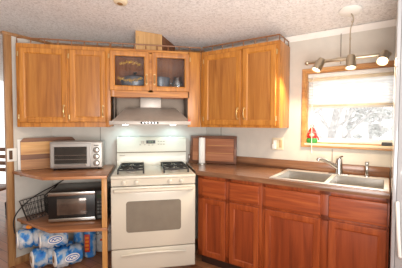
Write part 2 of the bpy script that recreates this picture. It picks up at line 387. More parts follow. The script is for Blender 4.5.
# --- left wall cabinet
c = thing('wall_cabinet', 'wide oak wall cabinet with two solid doors above the toaster oven', 'cabinet', BACK, (-.46, -.15, ZB), 'oak wall cabinets')
part('carcass', MB().prism([(-.883, -.288), (-.037, -.288), (-.037, -.004), (-.664, -.004), (-.883, -.222)], ZB+.004, ZT), OAK, c)
ff = MB().box(-.885, -.845, -U, -.286, ZB, ZT, .002).box(-.447, -.405, -U, -.286, ZB+.045, ZT-.04).box(-.085, -.036, -U, -.286, ZB, ZT, .002)
ff.box(-.847, -.083, -U, -.286, ZB, ZB+.048).box(-.847, -.083, -U, -.286, ZT-.045, ZT)
part('face_frame', ff, OAK, c)
d = door(c, -.858, -.437, 1.386, 2.092, -.325, OAK); handle(d, -.466, 1.50, -.325); hinge(d, -.862, 2.03, -.318); hinge(d, -.862, 1.44, -.318)
d = door(c, -.415, -.080, 1.392, 2.094, -.325, OAK); handle(d, -.106, 1.50, -.325); hinge(d, -.419, 2.03, -.318); hinge(d, -.419, 1.44, -.318)
gallery(c, [(-.88, -.29), (-.04, -.29)], .12)
# --- glass cabinet over the hood
c = thing('wall_cabinet', 'short oak wall cabinet with two glass doors above the range hood', 'cabinet', BACK, (.38, -.15, 1.65), 'oak wall cabinets')
cb = MB().box(-.03, .86, -.286, -.004, ZT-.02, ZT).box(-.03, .80, -.286, -.004, 1.725, 1.745).box(-.03, -.012, -.286, -.004, 1.655, ZT).box(.745, .763, -.286, -.004, 1.655, ZT).box(-.03, .8, -.012, -.004, 1.66, ZT)
part('carcass', cb, OAKIN, c)
ff = MB().box(-.034, .0, -U, -.286, 1.65, ZT, .002).box(.335, .385, -U, -.286, 1.70, ZT-.03).box(0, .76, -U, -.286, 1.65, 1.722).box(0, .76, -U, -.286, ZT-.04, ZT)
part('face_frame', ff, OAKH, c)
part('filler_panel', MB().box(.748, .886, -U, -.286, ZB, ZT, .002), OAK, c)
d = door(c, -.042, .347, 1.712, 2.108, -.325, OAK, .052, True); handle(d, .320, 1.83, -.325, .09); hinge(d, -.046, 2.05, -.318)
def scroll(zc, x0, x1, flip):
    gl = MB()
    pts = [(x0+(x1-x0)*i/24, -.3155, zc+flip*(.022*math.sin(PI*i/24)+.008*math.sin(i*1.05))) for i in range(25)]
    gl.tube(pts, .0022, 5)
    for i in range(1, 24, 1):
        p = pts[i]; s = 1 if i % 2 else -1
        gl.sph((p[0]+.004*s, -.3155, p[2]+.010*s), .0062, (.9, .2, .55), 8, 5)
    for xe, s in ((x0, -1), (x1, 1), ((x0+x1)/2, 1)):
        gl.tube([(xe+.014*math.cos(a*.6)*(1-a/14), -.3155, zc+.014*math.sin(a*.6)*(1-a/14)+(.02*flip if xe not in (x0, x1) else 0)) for a in range(12)], .0026, 5)
    part('scroll_decal', gl, GOLD, d, 'gold scroll decal on the glass')
scroll(1.975, .065, .25, 1); scroll(1.835, .045, .265, -1)
d = door(c, .374, .762, 1.712, 2.108, -.325, OAK, .052, True); handle(d, .400, 1.83, -.325, .09); hinge(d, .766, 2.05, -.318)
gallery(c, [(-.03, -.29), (.885, -.29)], .12)
# contents
k = thing('roasting_pan', 'grey oval roasting pan behind the left glass door', 'pan', BACK, (.20, -.15, 1.7455))
part('pan_body', MB().lathe([(.09, 0), (.13, .012), (.145, .075), (.152, .08), (.14, .082)], (.20, -.15, 1.7455), 28, Matrix.Diagonal((1, .72, 1, 1))), GREYE, k)
part('lid', MB().lathe([(.15, .08), (.148, .09), (.12, .125), (.06, .145), (.0, .15)], (.20, -.15, 1.747), 28, Matrix.Diagonal((1, .72, 1, 1))), GREYE, k)
part('knob', MB().lathe([(.008, 0), (.008, .012), (.02, .018), (.02, .028), (.0, .032)], (.20, -.15, 1.896), 14), BLACKP, k)
k = thing('slow_cooker_pot', 'grey pot with a black handle behind the right glass door', 'pot', BACK, (.50, -.17, 1.7455))
part('pot_body', MB().lathe([(.075, 0), (.092, .01), (.1, .12), (.105, .128), (.095, .13)], (.47, -.15, 1.7455), 26), GREYE, k)
part('handle', MB().tube([(.405, -.225, 1.79), (.40, -.262, 1.80), (.40, -.262, 1.855), (.405, -.23, 1.865)], .012, 8), BLACKP, k)
k = thing('glass_pitcher', 'clear round glass jug beside the grey pot', 'jug', BACK, (.652, -.2, 1.7455))
part('jug_body', MB().lathe([(.04, 0), (.06, .02), (.066, .06), (.05, .1), (.042, .12), (.048, .135), (.044, .135), (.038, .12), (.046, .1), (.062, .06), (.056, .02), (.038, .006)], (.652, -.2, 1.7455), 22), CLEARG, k)
part('handle', MB().tube([(.60, -.23, 1.85), (.575, -.24, 1.835), (.575, -.24, 1.80), (.60, -.23, 1.785)], .006, 7), CLEARG, k)
# duct box above
k = thing('duct_box', 'plain pale wood duct box rising from the cabinet top to the ceiling', 'box', BACK, (.345, -.13, ZT))
def czw(x, y): return 2.235+.14*((1.0153-x)*R2-y*R2)-.003
def czb(x, y): return czw(x, y)
def wedge(x0, x1, y0, y1, z0):
    lo = [(x0, y0, z0), (x1, y0, z0), (x1, y1, z0), (x0, y1, z0)]; return MB().hexa(lo, [(a, b_, czw(a, b_)) for a, b_, _ in lo])
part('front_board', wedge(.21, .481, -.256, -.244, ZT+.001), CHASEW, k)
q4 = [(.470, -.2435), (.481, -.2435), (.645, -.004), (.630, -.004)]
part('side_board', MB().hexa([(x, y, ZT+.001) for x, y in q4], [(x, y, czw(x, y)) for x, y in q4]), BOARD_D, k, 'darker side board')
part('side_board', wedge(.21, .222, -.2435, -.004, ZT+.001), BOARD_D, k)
for x in (.232, .375): part('batten', MB().box(x, x+.012, -.26, -.2565, ZT+.002, 2.28), CHASEW, k)

# --- right wall cabinet on the window wall
c = thing('wall_cabinet', 'tall oak wall cabinet with two solid doors left of the window', 'cabinet', WIN, (.55, -.15, ZB), 'oak wall cabinets')
part('carcass', MB().prism([(.135, -.288), (.965, -.288), (.965, -.003), (.30, -.003)], ZB+.004, ZT), OAK, c)
part('end_panel', MB().box(.961, .978, -.30, -.003, ZB, ZT, .002), OAK, c)
ff = MB().box(.127, .18, -U, -.287, ZB, ZT, .002).box(.575, .628, -U, -.287, ZB+.03, ZT-.03).box(.94, .978, -U, -.287, ZB, ZT, .002).box(.178, .942, -U, -.287, ZB, ZB+.03).box(.178, .942, -U, -.287, ZT-.055, ZT)
part('face_frame', ff, OAK, c)
d = door(c, .172, .597, 1.368, 2.090, -.325, OAK); handle(d, .57, 1.48, -.325); hinge(d, .168, 2.03, -.318); hinge(d, .168, 1.43, -.318)
d = door(c, .617, .947, 1.366, 2.100, -.325, OAK); handle(d, .642, 1.48, -.325); hinge(d, .951, 2.03, -.318); hinge(d, .951, 1.43, -.318)
gallery(c, [(.14, -.29), (.966, -.29), (.966, -.012)], .12)

# ------------------------------------------------------------------ range hood
h = thing('range_hood', 'stainless canopy range hood with two bright lamps above the stove', 'hood', BACK, (.36, -.25, 1.37))
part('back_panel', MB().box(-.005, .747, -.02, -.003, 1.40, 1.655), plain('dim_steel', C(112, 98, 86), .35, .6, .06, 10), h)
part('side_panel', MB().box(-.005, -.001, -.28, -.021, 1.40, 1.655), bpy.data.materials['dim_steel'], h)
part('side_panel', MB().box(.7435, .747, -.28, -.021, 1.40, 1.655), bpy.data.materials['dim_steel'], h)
part('canopy', MB().hexa([(-.005, -.495, 1.405), (.742, -.495, 1.405), (.742, -.021, 1.405), (-.005, -.021, 1.405)], [(.12, -.26, 1.545), (.62, -.26, 1.545), (.62, -.021, 1.545), (.12, -.021, 1.545)]), STEELM, h)
part('chimney', MB().box(.255, .47, -.24, -.021, 1.54, 1.652, .002), STEELM, h)
part('lip', MB().box(-.03, .747, -.5, -.285, 1.368, 1.4045, .003).box(-.003, .742, -.286, -.004, 1.372, 1.404), STEELM, h)
cs = part('control_strip', MB().box(.26, .43, -.5035, -.4985, 1.377, 1.397, .001), BLACKP, h)
for i in range(5): part('button', MB().cyl((.285+i*.03, -.503, 1.387), (.285+i*.03, -.506, 1.387), .006, n=12), CHROME, cs)
part('indicator', MB().box(.722, .744, -.502, -.4985, 1.402, 1.42), REDP, h, 'small red tag')
LAMP = emit('hood_lamp_glow', (.85, .95, 1, 1), 14)
for x in (.10, .60):
    hl = part('lamp', MB().cyl((x, -.20, 1.371), (x, -.20, 1.364), .032, n=20), LAMP, h)
    l = bpy.data.lights.new('hood_lamp_light', 'SPOT'); l.energy = 3.6; l.color = (.55, .9, 1); l.spot_size = 2.6; l.spot_blend = .6; l.shadow_soft_size = .03
    o = bpy.data.objects.new('hood_lamp_light', l); COL.objects.link(o); o.location = (x, -.20, 1.355); o.rotation_euler = (.35, 0, 0)

# ------------------------------------------------------------------ stove
s = thing('gas_range', 'cream freestanding gas range with black grates and an oven window', 'stove', BACK, (.381, -.35, 0))
part('body', MB().box(.004, .758, -.645, -.03, .06, .885, .004).box(.03, .73, -.6, -.06, 0, .06), CREAM, s)
ct = MB().box(0, .762, -.70, -.02, .884, .912, .008, 3)
part('cooktop', ct, CREAM, s)
bgd = part('backguard', MB().prism([(-.10, .905), (-.10, 1.06), (-.095, 1.075), (-.08, 1.215), (-.07, 1.23), (-.035, 1.23), (-.03, 1.22), (-.03, .905)], 0, .756, M=Matrix(((0, 0, 1, .003), (1, 0, 0, 0), (0, 1, 0, 0), (0, 0, 0, 1)))), CREAM, s)
part('seam', MB().box(.004, .758, -.1025, -.095, 1.058, 1.067), CREAMD, bgd)
Mt = Matrix.Translation((0, -.0885, 1.145)) @ Matrix.Rotation(-.107, 4, 'X')
part('display', MB().box(.315, .415, -.0035, .002, .012, .048, .001, 1, Mt), BLACKP, bgd)
part('clock_digits', MB().box(.34, .352, -.0045, -.003, .022, .04, 0, 1, Mt).box(.358, .37, -.0045, -.003, .022, .04, 0, 1, Mt).box(.378, .39, -.0045, -.003, .022, .04, 0, 1, Mt), plain('dim_green_led', C(90, 110, 80), .4), bgd)
for i, (x, z) in enumerate([(.265, .036), (.285, .036), (.265, .02), (.285, .02), (.45, .036), (.48, .036), (.51, .036), (.45, .004), (.48, .004), (.51, .004), (.25, .0), (.30, .0), (.345, -.004), (.385, -.004)]):
    part('button', MB().box(x-.008, x+.008, -.003, .002, z-.005, z+.005, .001, 1, Mt), plain('grey_print', C(168, 156, 142), .5) if i == 0 else bpy.data.materials['grey_print'], bgd)
part('badge', MB().box(.03, .085, -.1025, -.0995, 1.028, 1.036), bpy.data.materials['grey_print'], bgd)
cp = part('control_panel', MB().prism([(-.645, .822), (-.688, .822), (-.696, .884), (-.645, .884)], .004, .758, M=Matrix(((0, 0, 1, 0), (1, 0, 0, 0), (0, 1, 0, 0), (0, 0, 0, 1)))), CREAM, s)
for x in (.115, .225, .525, .632):
    kb = part('knob', MB().cyl((x, -.690, .852), (x, -.712, .850), .024, .020, 20, .002), CREAM, cp)
    part('grip', MB().box(x-.005, x+.005, -.722, -.711, .830, .872, .002), CREAM, kb)
od = part('oven_door', MB().box(.002, .760, -.695, -.647, .252, .814, .008, 3), CREAM, s)
def rrect(x0, x1, z0, z1, r, y0, y1):
    p = []
    for cx, cz, a in ((x1-r, z1-r, 0), (x0+r, z1-r, 90), (x0+r, z0+r, 180), (x1-r, z0+r, 270)):
        for k in range(6): q = math.radians(a+18*k); p.append((cx+r*math.cos(q), cz+r*math.sin(q)))
    return MB().prism(p, y0, y1, M=Matrix(((1, 0, 0, 0), (0, 0, 1, 0), (0, 1, 0, 0), (0, 0, 0, 1))))
part('window', rrect(.132, .625, .400, .683, .025, -.697, -.69), OVENGLASS, od)
part('handle', MB().tube([(.03, -.69, .782), (.04, -.722, .783), (.12, -.734, .785), (.38, -.738, .786), (.64, -.734, .785), (.722, -.722, .783), (.732, -.69, .782)], .015, 10), CREAM, od)
dr = part('drawer', MB().box(.002, .760, -.690, -.645, .045, .244, .008, 3), CREAM, s)
part('handle', MB().tube([(.09, -.689, .188), (.12, -.698, .196), (.25, -.703, .206), (.381, -.704, .209), (.51, -.703, .206), (.64, -.698, .196), (.67, -.689, .188)], .012, 8), CREAM, dr)
def grate(x0, x1, y0, y1):
    z = .948; b = .007; g = MB()
    for y in (y0, (y0+y1)/2, y1): g.box(x0, x1, y-b, y+b, z-b, z+b, .002)
    for x in (x0, x1): g.box(x-b, x+b, y0, y1, z-b, z+b, .002)
    for yc in ((y0*3+y1)/4, (y0+y1*3)/4):
        xc = (x0+x1)/2
        for a in range(8):
            q = a*PI/4+.0001; L0, L1 = .028, .105
            if abs(math.sin(q)) > .99: L1 = (y1-y0)/4
            elif abs(math.cos(q)) > .99: L1 = (x1-x0)/2
            p0 = (xc+math.cos(q)*L0, yc+math.sin(q)*L0, z+.006); p1 = (xc+math.cos(q)*L1, yc+math.sin(q)*L1, z)
            g.tube([p0, p1], .0065, 6)
    for x in (x0, x1):
        for y in (y0, y1): g.box(x-b, x+b, y-b, y+b, .912, z, .002)
    return g
for x0, x1 in ((.055, .285), (.478, .708)):
    part('grate', grate(x0, x1, -.59, -.15), IRON, s)
    for yc in (-.48, -.26):
        bu = part('burner', MB().lathe([(.05, .9125), (.048, .92), (.034, .926), (.0, .926)], ((x0+x1)/2, yc, 0), 22), STEELM, s)
        part('burner_cap', MB().lathe([(.034, .9262), (.034, .934), (.03, .938), (0, .938)], ((x0+x1)/2, yc, 0), 22), IRON, bu)

# ------------------------------------------------------------------ corner shelf unit, left of the stove
s = thing('corner_shelf', 'two tier brown corner shelf on a pine leg, left of the stove', 'shelf', BACK, (-.40, -.35, 0))
SE = wood('shelf_edge', C(140, 88, 54), C(172, 116, 76), C(196, 142, 98), 'x', .4, 14, .1)
PU = [(-.935, -.285), (-.548, -.672), (-.03, -.690), (-.03, -.004), (-.664, -.004)]
PL = [(-.915, -.262), (-.505, -.655), (-.03, -.690), (-.03, -.004), (-.664, -.004)]
for nmz, z, poly in (('top_shelf', .92, PU), ('lower_shelf', .455, PL)):
    b_ = part(nmz, MB().prism(poly, z-.024, z, .003), SHELFW, s)
    eb = MB()
    for (p, q) in ((poly[0], poly[1]), (poly[1], poly[2])):
        p = Vector((*p, 0)); q = Vector((*q, 0)); L = (q-p).length; a = math.atan2(q.y-p.y, q.x-p.x)
        eb.box(0, L, -.008, .0, z-.024, z+.0005, .002, 2, Matrix.Translation(p) @ Matrix.Rotation(a, 4, 'Z'))
    part('edge_band', eb, SE, b_, 'lighter wood edging')
part('leg', MB().box(-.078, -.034, -.675, -.635, 0, .8955, .003), PINE, s)
part('cleat', MB().box(-.33, -.02, -.022, -.001, .860, .895, .002, 2, Matrix.Translation((-.67, 0, 0)) @ Matrix.Rotation(PI/4, 4, 'Z')), TRIMW, s)
part('cleat', MB().box(-.33, -.02, -.022, -.001, .39, .43, .002, 2, Matrix.Translation((-.67, 0, 0)) @ Matrix.Rotation(PI/4, 4, 'Z')), TRIMW, s)

# toaster oven
X0, X1, Y0, Y1, Z0, Z1 = -.603, -.114, -.325, -.125, .937, 1.20
s = thing('toaster_oven', 'silver countertop toaster oven with three dials on the top shelf', 'toaster oven', BACK, ((X0+X1)/2, -.17, .92))
part('body', MB().box(X0, X1, Y0, Y1, Z0, Z1, .012, 3), SILVERP, s)
d = part('door', MB().ring(X0+.012, X1-.115, Z0+.015, Z1-.018, [(0, Y0+.004), (0, Y0-.012), (.004, Y0-.016), (.030, Y0-.016), (.034, Y0-.010), (.034, Y0+.004)]), SILVERP, s)
part('pane', MB().box(X0+.042, X1-.145, Y0-.010, Y0-.001, Z0+.045, Z1-.048), DARKGLASS, d)
rk = MB()
for z in (Z0+.09, Z0+.13): rk.tube([(X0+.05, Y0-.011, z), (X1-.15, Y0-.011, z)], .0022, 6)
part('rack', rk, STEEL, d)
part('handle', MB().tube([(X0+.05, Y0-.014, Z0+.035), (X0+.06, Y0-.038, Z0+.035), (X1-.165, Y0-.038, Z0+.035), (X1-.155, Y0-.014, Z0+.035)], .008, 10), STEEL, d)
p = part('control_panel', MB().box(X1-.108, X1-.008, Y0-.010, Y0+.004, Z0+.01, Z1-.012, .004), plain('light_silver', C(208, 204, 198), .4, .3), s)
for z in (Z0+.05, Z0+.115, Z0+.18):
    kk = part('knob', MB().cyl((X1-.058, Y0-.009, z), (X1-.058, Y0-.032, z), .025, .022, 22, .003), STEEL, p)
    part('pointer', MB().box(X1-.060, X1-.056, Y0-.034, Y0-.031, z, z+.02), BLACKP, kk)
    part('dial_ring', MB().cyl((X1-.058, Y0-.0095, z), (X1-.058, Y0-.0115, z), .031, n=24), plain('dial_grey', C(120, 116, 112), .5) if z < Z0+.06 else bpy.data.materials['dial_grey'], p)
part('badge', MB().box(X1-.08, X1-.036, Y0-.0115, Y0-.0095, Z0+.222, Z0+.23), BLACKP, p)
for x in (X0+.04, X1-.04):
    for y in (Y0+.03, Y1-.03): part('foot', MB().cyl((x, y, .9205), (x, y, .94), .013, .016, 12), BLACKP, s)

# microwave
X0, X1, Y0, Y1, Z0, Z1 = -.575, -.05, -.48, -.09, .467, .742
s = thing('microwave', 'black microwave with silver bands on the lower shelf', 'microwave', BACK, ((X0+X1)/2, -.29, .4555))
part('body', MB().box(X0, X1, Y0+.02, Y1, Z0, Z1, .006), plain('microwave_shell', C(58, 52, 48), .3, .2), s)
d = part('door', MB().box(X0, X1-.115, Y0, Y0+.019, Z0, Z1, .004), BLACKP, s)
part('trim_band', MB().box(X0+.002, X1-.117, Y0-.004, Y0+.003, Z1-.034, Z1-.002, .002), STEEL, d, 'silver band')
part('trim_band', MB().box(X0+.002, X1-.117, Y0-.004, Y0+.003, Z0+.002, Z0+.03, .002), STEEL, d, 'silver band')
part('window', MB().box(X0+.075, X1-.195, Y0-.002, Y0+.003, Z0+.06, Z1-.062, .001), plain('microwave_window', C(104, 88, 78), .12, .3, .25, 6, .5), d)
p = part('control_panel', MB().box(X1-.113, X1, Y0, Y0+.019, Z0, Z1, .004), BLACKP, s)
part('display', MB().box(X1-.098, X1-.018, Y0-.002, Y0+.002, Z1-.07, Z1-.035), plain('dim_display', C(30, 60, 46), .2), p)
for i in range(4):
    for j in range(3):
        part('button', MB().box(X1-.098+j*.028, X1-.076+j*.028, Y0-.002, Y0+.002, Z0+.06+i*.032, Z0+.08+i*.032, .001), plain('button_grey', C(84, 86, 84), .5) if i+j == 0 else bpy.data.materials['button_grey'], p)
part('door_button', MB().box(X1-.095, X1-.02, Y0-.003, Y0+.002, Z0+.012, Z0+.042, .002), bpy.data.materials['button_grey'], p)
for x in (X0+.04, X1-.04):
    for y in (Y0+.05, Y1-.04): part('foot', MB().cyl((x, y, .4558), (x, y, Z0+.003), .014, n=12), BLACKP, s)

# cutting boards by the toaster: leaning in the corner
CB = Frame(-.878, -.262, 28.5)
s = thing('cutting_board', 'striped wooden cutting board leaning behind the toaster oven', 'cutting board', CB, (.24, 0, .92))
Lm = Matrix.Translation((0, 0, .922)) @ Matrix.Rotation(-.03, 4, 'X')
for z0, z1, mm, nn_ in ((0, .10, BOARD_M, 'stripe'), (.1003, .15, BOARD_D, 'stripe'), (.1503, .272, BOARD_L, 'stripe'), (.2723, .312, BOARD_D, 'stripe')):
    if z1 > .3: mb = MB().prism([(.0, z0), (.50, z0), (.50, z1-.03), (.47, z1), (.03, z1), (0, z1-.03)], -.012, .012, M=Lm @ Matrix(((1, 0, 0, 0), (0, 0, 1, 0), (0, 1, 0, 0), (0, 0, 0, 1))))
    else: mb = MB().box(0, .50, -.012, .012, z0, z1, 0, 1, Lm)
    part(nn_, mb, mm, s, {BOARD_M: 'mid brown stripe', BOARD_D: 'dark stripe', BOARD_L: 'honey stripe'}[mm])
wb = MB().box(-.022, .25, .0135, .0185, 0, .30, .001, 2, Lm)
solo('chopping_sheet', wb, WHITEP, CB, (.13, .02, .922), 'thin white cutting board with only its left edge showing beside the striped board', 'cutting board')

# wire basket, cords
s = thing('wire_basket', 'dark wire basket lying left of the microwave', 'basket', BACK, (-.72, -.30, .4555))
Mw = Matrix.Translation((-.735, -.29, .478)) @ Matrix.Rotation(.5, 4, 'Z') @ Matrix.Rotation(-.16, 4, 'Y') @ Matrix.Scale(1.08, 4)
def wire(mbx, pts, r=.0028, closed=False): mbx.tube([Mw @ Vector(p) for p in pts], r, 5, closed)
rim = MB(); wire(rim, [(-.1, -.075, .155), (.1, -.075, .155), (.1, .075, .155), (-.1, .075, .155)], .004, True); wire(rim, [(-.08, -.06, .0), (.08, -.06, .0), (.08, .06, .0), (-.08, .06, .0)], .0035, True)
part('rim', rim, WIREM, s)
ws = MB()
for i in range(8):
    u = -1+2*i/7
    for sg in (-1, 1): wire(ws, [(u*.08, sg*.06, 0), (u*.1, sg*.075, .155)])
    wire(ws, [(u*.08, -.06, 0), (u*.08, .06, 0)])
for i in range(6):
    u = -1+2*i/5
    for sg in (-1, 1): wire(ws, [(sg*.08, u*.06, 0), (sg*.1, u*.075, .155)])
for k in (.05, .1):
    e = k/.155; wire(ws, [(-.08-.02*e, -.06-.015*e, k), (.08+.02*e, -.06-.015*e, k), (.08+.02*e, .06+.015*e, k), (-.08-.02*e, .06+.015*e, k)], .0024, True)
part('wire_mesh', ws, WIREM, s)
part('handle', MB().tube([Mw @ Vector(p) for p in ((.1, -.03, .155), (.17, -.02, .20), (.22, 0, .235), (.17, .02, .20), (.1, .03, .155))], .005, 6), WIREM, s)
def spline(pts, k=6):
    P = [Vector(p) for p in pts]; out = []
    for i in range(len(P)-1):
        a = P[max(0, i-1)]; b_ = P[i]; c_ = P[i+1]; d_ = P[min(len(P)-1, i+2)]
        for j in range(k):
            q = j/k; out.append(.5*((2*b_)+(c_-a)*q+(2*a-5*b_+4*c_-d_)*q*q+(3*b_-a-3*c_+d_)*q**3))
    return out+[P[-1]]
solo('power_cord', MB().tube(spline([(-.915, -.33, .33), (-.935, -.30, .44), (-.905, -.265, .53), (-.83, -.19, .615), (-.74, -.10, .672), (-.65, -.045, .715), (-.55, -.02, .78), (-.50, -.014, .86)]), .0055, 7), RUBBER, BACK, (-.70, -.2, .4555), 'long black power cord arching up behind the wire basket', 'cord')

# ------------------------------------------------------------------ paper packs below
def roll(mbx, p0, p1, r): mbx.cyl(p0, p1, r, n=26, b=.012)
def pack(label, origin, deg, rows, r, mat, ovals, reds, cap):
    """rolls lying along local x, wrapped in printed film: rows are (x0, x1, y, z)"""
    fr = Frame(origin[0], origin[1], deg); z0 = origin[2]; L = max(q[1] for q in rows)
    k = thing('paper_roll_pack', label, 'paper rolls', fr, (L/2, 0, z0), 'packs of paper rolls under the shelf')
    mbx = MB(); rnd = random.Random(int(abs(origin[0])*1000))
    for (xa, xb, y, z) in rows:
        P = []; R = []; n = max(2, round((xb-xa)/.115)); l = (xb-xa)/n
        for i in range(n):
            for u, f_ in ((.0, .80), (.06, .92), (.16, 1), (.35, .985), (.5, 1.0), (.66, .98), (.84, 1), (.94, .92)):
                P.append((xa+(i+u)*l, y, z0+z)); R.append(r*f_)
        P.append((xb, y, z0+z)); R.append(r*.8)
        t_ = MB().tube(P, R, 26)
        for v in t_.bm.verts:
            c_ = Vector((v.co.x, y, z0+z)); dv = v.co-c_; v.co = c_+dv*(1+rnd.uniform(-.08, .025))
        me = bpy.data.meshes.new('t'); t_.bm.to_mesh(me); t_.bm.free(); mbx.bm.from_mesh(me); bpy.data.meshes.remove(me)
    part('wrapper', mbx, mat, k)
    for (xa, xb, y, z) in rows:
        if cap:
            e = part('roll', MB().lathe([(r*.80, .004), (r*.78, -.008), (r*.68, -.013), (r*.36, -.013), (r*.33, .002), (r*.2, .003), (0, .003)], (xa+.002, y, z0+z), 24, Matrix.Rotation(PI/2, 4, 'Y')), PAPER, k, 'white roll end')
            part('core', MB().lathe([(r*.36, -.0135), (r*.33, -.015), (r*.30, -.0135), (r*.28, .001), (0, .001)], (xa+.002, y, z0+z), 20, Matrix.Rotation(PI/2, 4, 'Y')), cap, e)
    yf = min(q[2] for q in rows)
    for (x, z, a, b_) in ovals:
        def ell(a, b_, yy, th): return MB().lathe([(1, 0), (1, th), (0, th)], (x, yy, z0+z), 28, Matrix.Rotation(PI/2, 4, 'X') @ Matrix.Diagonal((a, b_, 1, 1)))
        o = part('logo', ell(a, b_, yf-r-.0005, .003), PAPER, k, 'white oval logo')
        part('logo_band', ell(a*.86, b_*.74, yf-r-.0037, .001), BLUEP, o)
        part('logo_center', ell(a*.74, b_*.54, yf-r-.0049, .001), PAPER, o)
        part('logo_script', MB().tube(spline([(x-a*.5, yf-r-.0066, z0+z-.008), (x-a*.3, yf-r-.0066, z0+z+.012), (x-a*.1, yf-r-.0066, z0+z-.008), (x+a*.15, yf-r-.0066, z0+z+.010), (x+a*.5, yf-r-.0066, z0+z-.004)], 4), .004, 5), BLUEP, o)
    for (x, z, a, b_) in reds:
        o = part('price_label', MB().box(x-a, x+a, yf-r-.004, yf-r+.004, z0+z-b_, z0+z+b_), REDP, k, 'red label')
        for q in range(3): part('label_print', MB().box(x-a*.6, x+a*.6, yf-r-.005, yf-r-.0035, z0+z-b_*.7+q*b_*.5, z0+z-b_*.4+q*b_*.5), ORANGEP, o)
    return k
pack('upper blue and white paper roll pack under the lower shelf, one roll end showing', (-.872, -.375, .192), 24, [(0, .36, 0, .094), (.17, .40, -.13, .094)], .094, WRAP, [(.285, .105, .066, .04)], [], BLUEP)
pack('front blue pack of paper rolls lying on the floor with a bare cardboard core', (-.745, -.395, 0), 30, [(0, .36, 0, .096), (.16, .40, -.13, .096)], .094, WRAPB, [(.29, .105, .066, .04)], [], CARDB)
k = thing('paper_towel_pack', 'upright blue pack with a tall red label standing at the right of the packs', 'paper rolls', BACK, (-.265, -.21, 0), 'packs of paper rolls under the shelf')
part('wrapper', MB().lathe([(.045, 0), (.058, .012), (.06, .04), (.06, .25), (.054, .28), (.03, .31), (.015, .32)], (-.265, -.21, 0), 24), WRAPB, k)
lb = part('price_label', MB().box(-.305, -.255, -.276, -.262, .07, .25, .002), REDP, k, 'red label')
for q in range(4): part('label_print', MB().box(-.298, -.265, -.2775, -.2755, .09+q*.038, .112+q*.038), ORANGEP, lb)
k = thing('red_label_packet', 'pale blue packet with a red label between the upper pack and upright pack', 'packet', BACK, (-.39, -.17, .2), 'packs of paper rolls under the shelf')
part('packet_body', MB().cyl((-.385, -.15, 0.001), (-.385, -.15, .40), .056, .05, 22, .012), WRAP, k)
lb = part('price_label', MB().box(-.415, -.36, -.213, -.19, .28, .37, .002), REDP, k, 'red label')
part('label_print', MB().box(-.405, -.37, -.2145, -.2125, .31, .35), ORANGEP, lb)
k = thing('orange_packet', 'small orange and grey packet wedged above the upper pack under the shelf', 'packet', BACK, (-.80, -.34, .395))
part('packet_body', MB().sph((-.80, -.36, .40), .028, (1.5, .9, .8), 16, 10), plain('grey_film', C(150, 150, 158), .3, 0, .2, 30), k)
part('orange_patch', MB().sph((-.775, -.378, .402), .022, (1.3, .8, .9), 14, 8), ORANGEP, k)
# white bag with lettering
k = thing('white_bag', 'white plastic bag with black lettering standing behind the pine leg', 'bag', BACK, (-.13, -.12, 0))
t = MB().box(-.22, -.035, -.17, -.06, 0.001, .31, .035, 4)
part('bag_body', t, plain('white_film', C(206, 204, 202), .35, 0, .12, 20, 0, .5), k)
def text(parent, s_, x, y, z, size, mat, name='lettering'):
    cu = bpy.data.curves.new('txt', 'FONT'); cu.body = s_; cu.size = size; cu.extrude = .001; cu.align_x = 'CENTER'
    o = bpy.data.objects.new('txt', cu); me = bpy.data.meshes.new_from_object(o); b_ = BASE[parent.name]
    me.transform(Matrix.Translation(Vector((x, y, z))-Vector(b_)) @ Matrix.Rotation(PI/2, 4, 'X'))
    bpy.data.objects.remove(o); q = bpy.data.objects.new(name, me); COL.objects.link(q); me.materials.append(mat); q.parent = parent; BASE[q.name] = b_; return q
text(k, 'OUSH', -.135, -.1715, .20, .062, BLACKP)
part('red_print', MB().box(-.17, -.10, -.1725, -.169, .135, .155), REDP, k, 'red strip of print')

# ------------------------------------------------------------------ base cabinets on the window wall
SF, SD = -.566, -.584
ZC = .93
def base_cab(label, x0, x1, cols, group='cherry base cabinets'):
    c = thing('base_cabinet', label, 'cabinet', WIN, ((x0+x1)/2, -.3, 0), group)
    xb = max(x0, .02)
    cb = MB().box(x0, x0+.016, -.55, -.02, .10, .885).box(x1-.016, x1, -.55, -.02, .10, .885).box(x0+.016, x1-.016, -.55, -.02, .10, .116).box(x0+.016, x1-.016, -.03, -.02, .116, .885)
    part('carcass', cb, CHERRY, c)
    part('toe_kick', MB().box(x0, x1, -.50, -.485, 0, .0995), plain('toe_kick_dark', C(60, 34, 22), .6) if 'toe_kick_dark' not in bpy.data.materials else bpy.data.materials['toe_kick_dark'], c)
    f = MB().box(x0, x1, SF, -.5505, .852, .888, .001).box(x0, x1, SF, -.5505, .655, .70, .001).box(x0, x1, SF, -.5505, .10, .155, .001)
    edges = sorted(set([x0, x1]+[a for cc in cols for a in cc[:2]]))
    f.box(x0, cols[0][0]+.012, SF, -.5503, .10, .888, .001).box(cols[-1][1]-.012, x1, SF, -.5503, .10, .888, .001)
    for a, b_ in zip(cols, cols[1:]): f.box(a[1]-.012, b_[0]+.012, SF, -.5503, .10, .888, .001)
    part('face_frame', f, CHERRY, c)
    for (a, b_, kind) in cols:
        part(kind, MB().ring(a, b_, .690, .852, [(0, SF-.0005), (0, SD+.006), (.004, SD+.002), (.016, SD), (.020, SD)], True, True), CHERRYH, c)
        door(c, a, b_, .112, .668, SD, CHERRY, .055, th=.0175)
    return c
base_cab('narrow cherry base cabinet with one drawer and door beside the stove', .27, .598, [(.325, .578, 'drawer')])
base_cab('cherry base cabinet with one drawer and door left of the sink cabinet', .60, .925, [(.620, .900, 'drawer')])
base_cab('wide cherry sink cabinet with two doors and two false drawer fronts', .927, 1.8195, [(.953, 1.39, 'false_drawer_front'), (1.444, 1.808, 'false_drawer_front')])

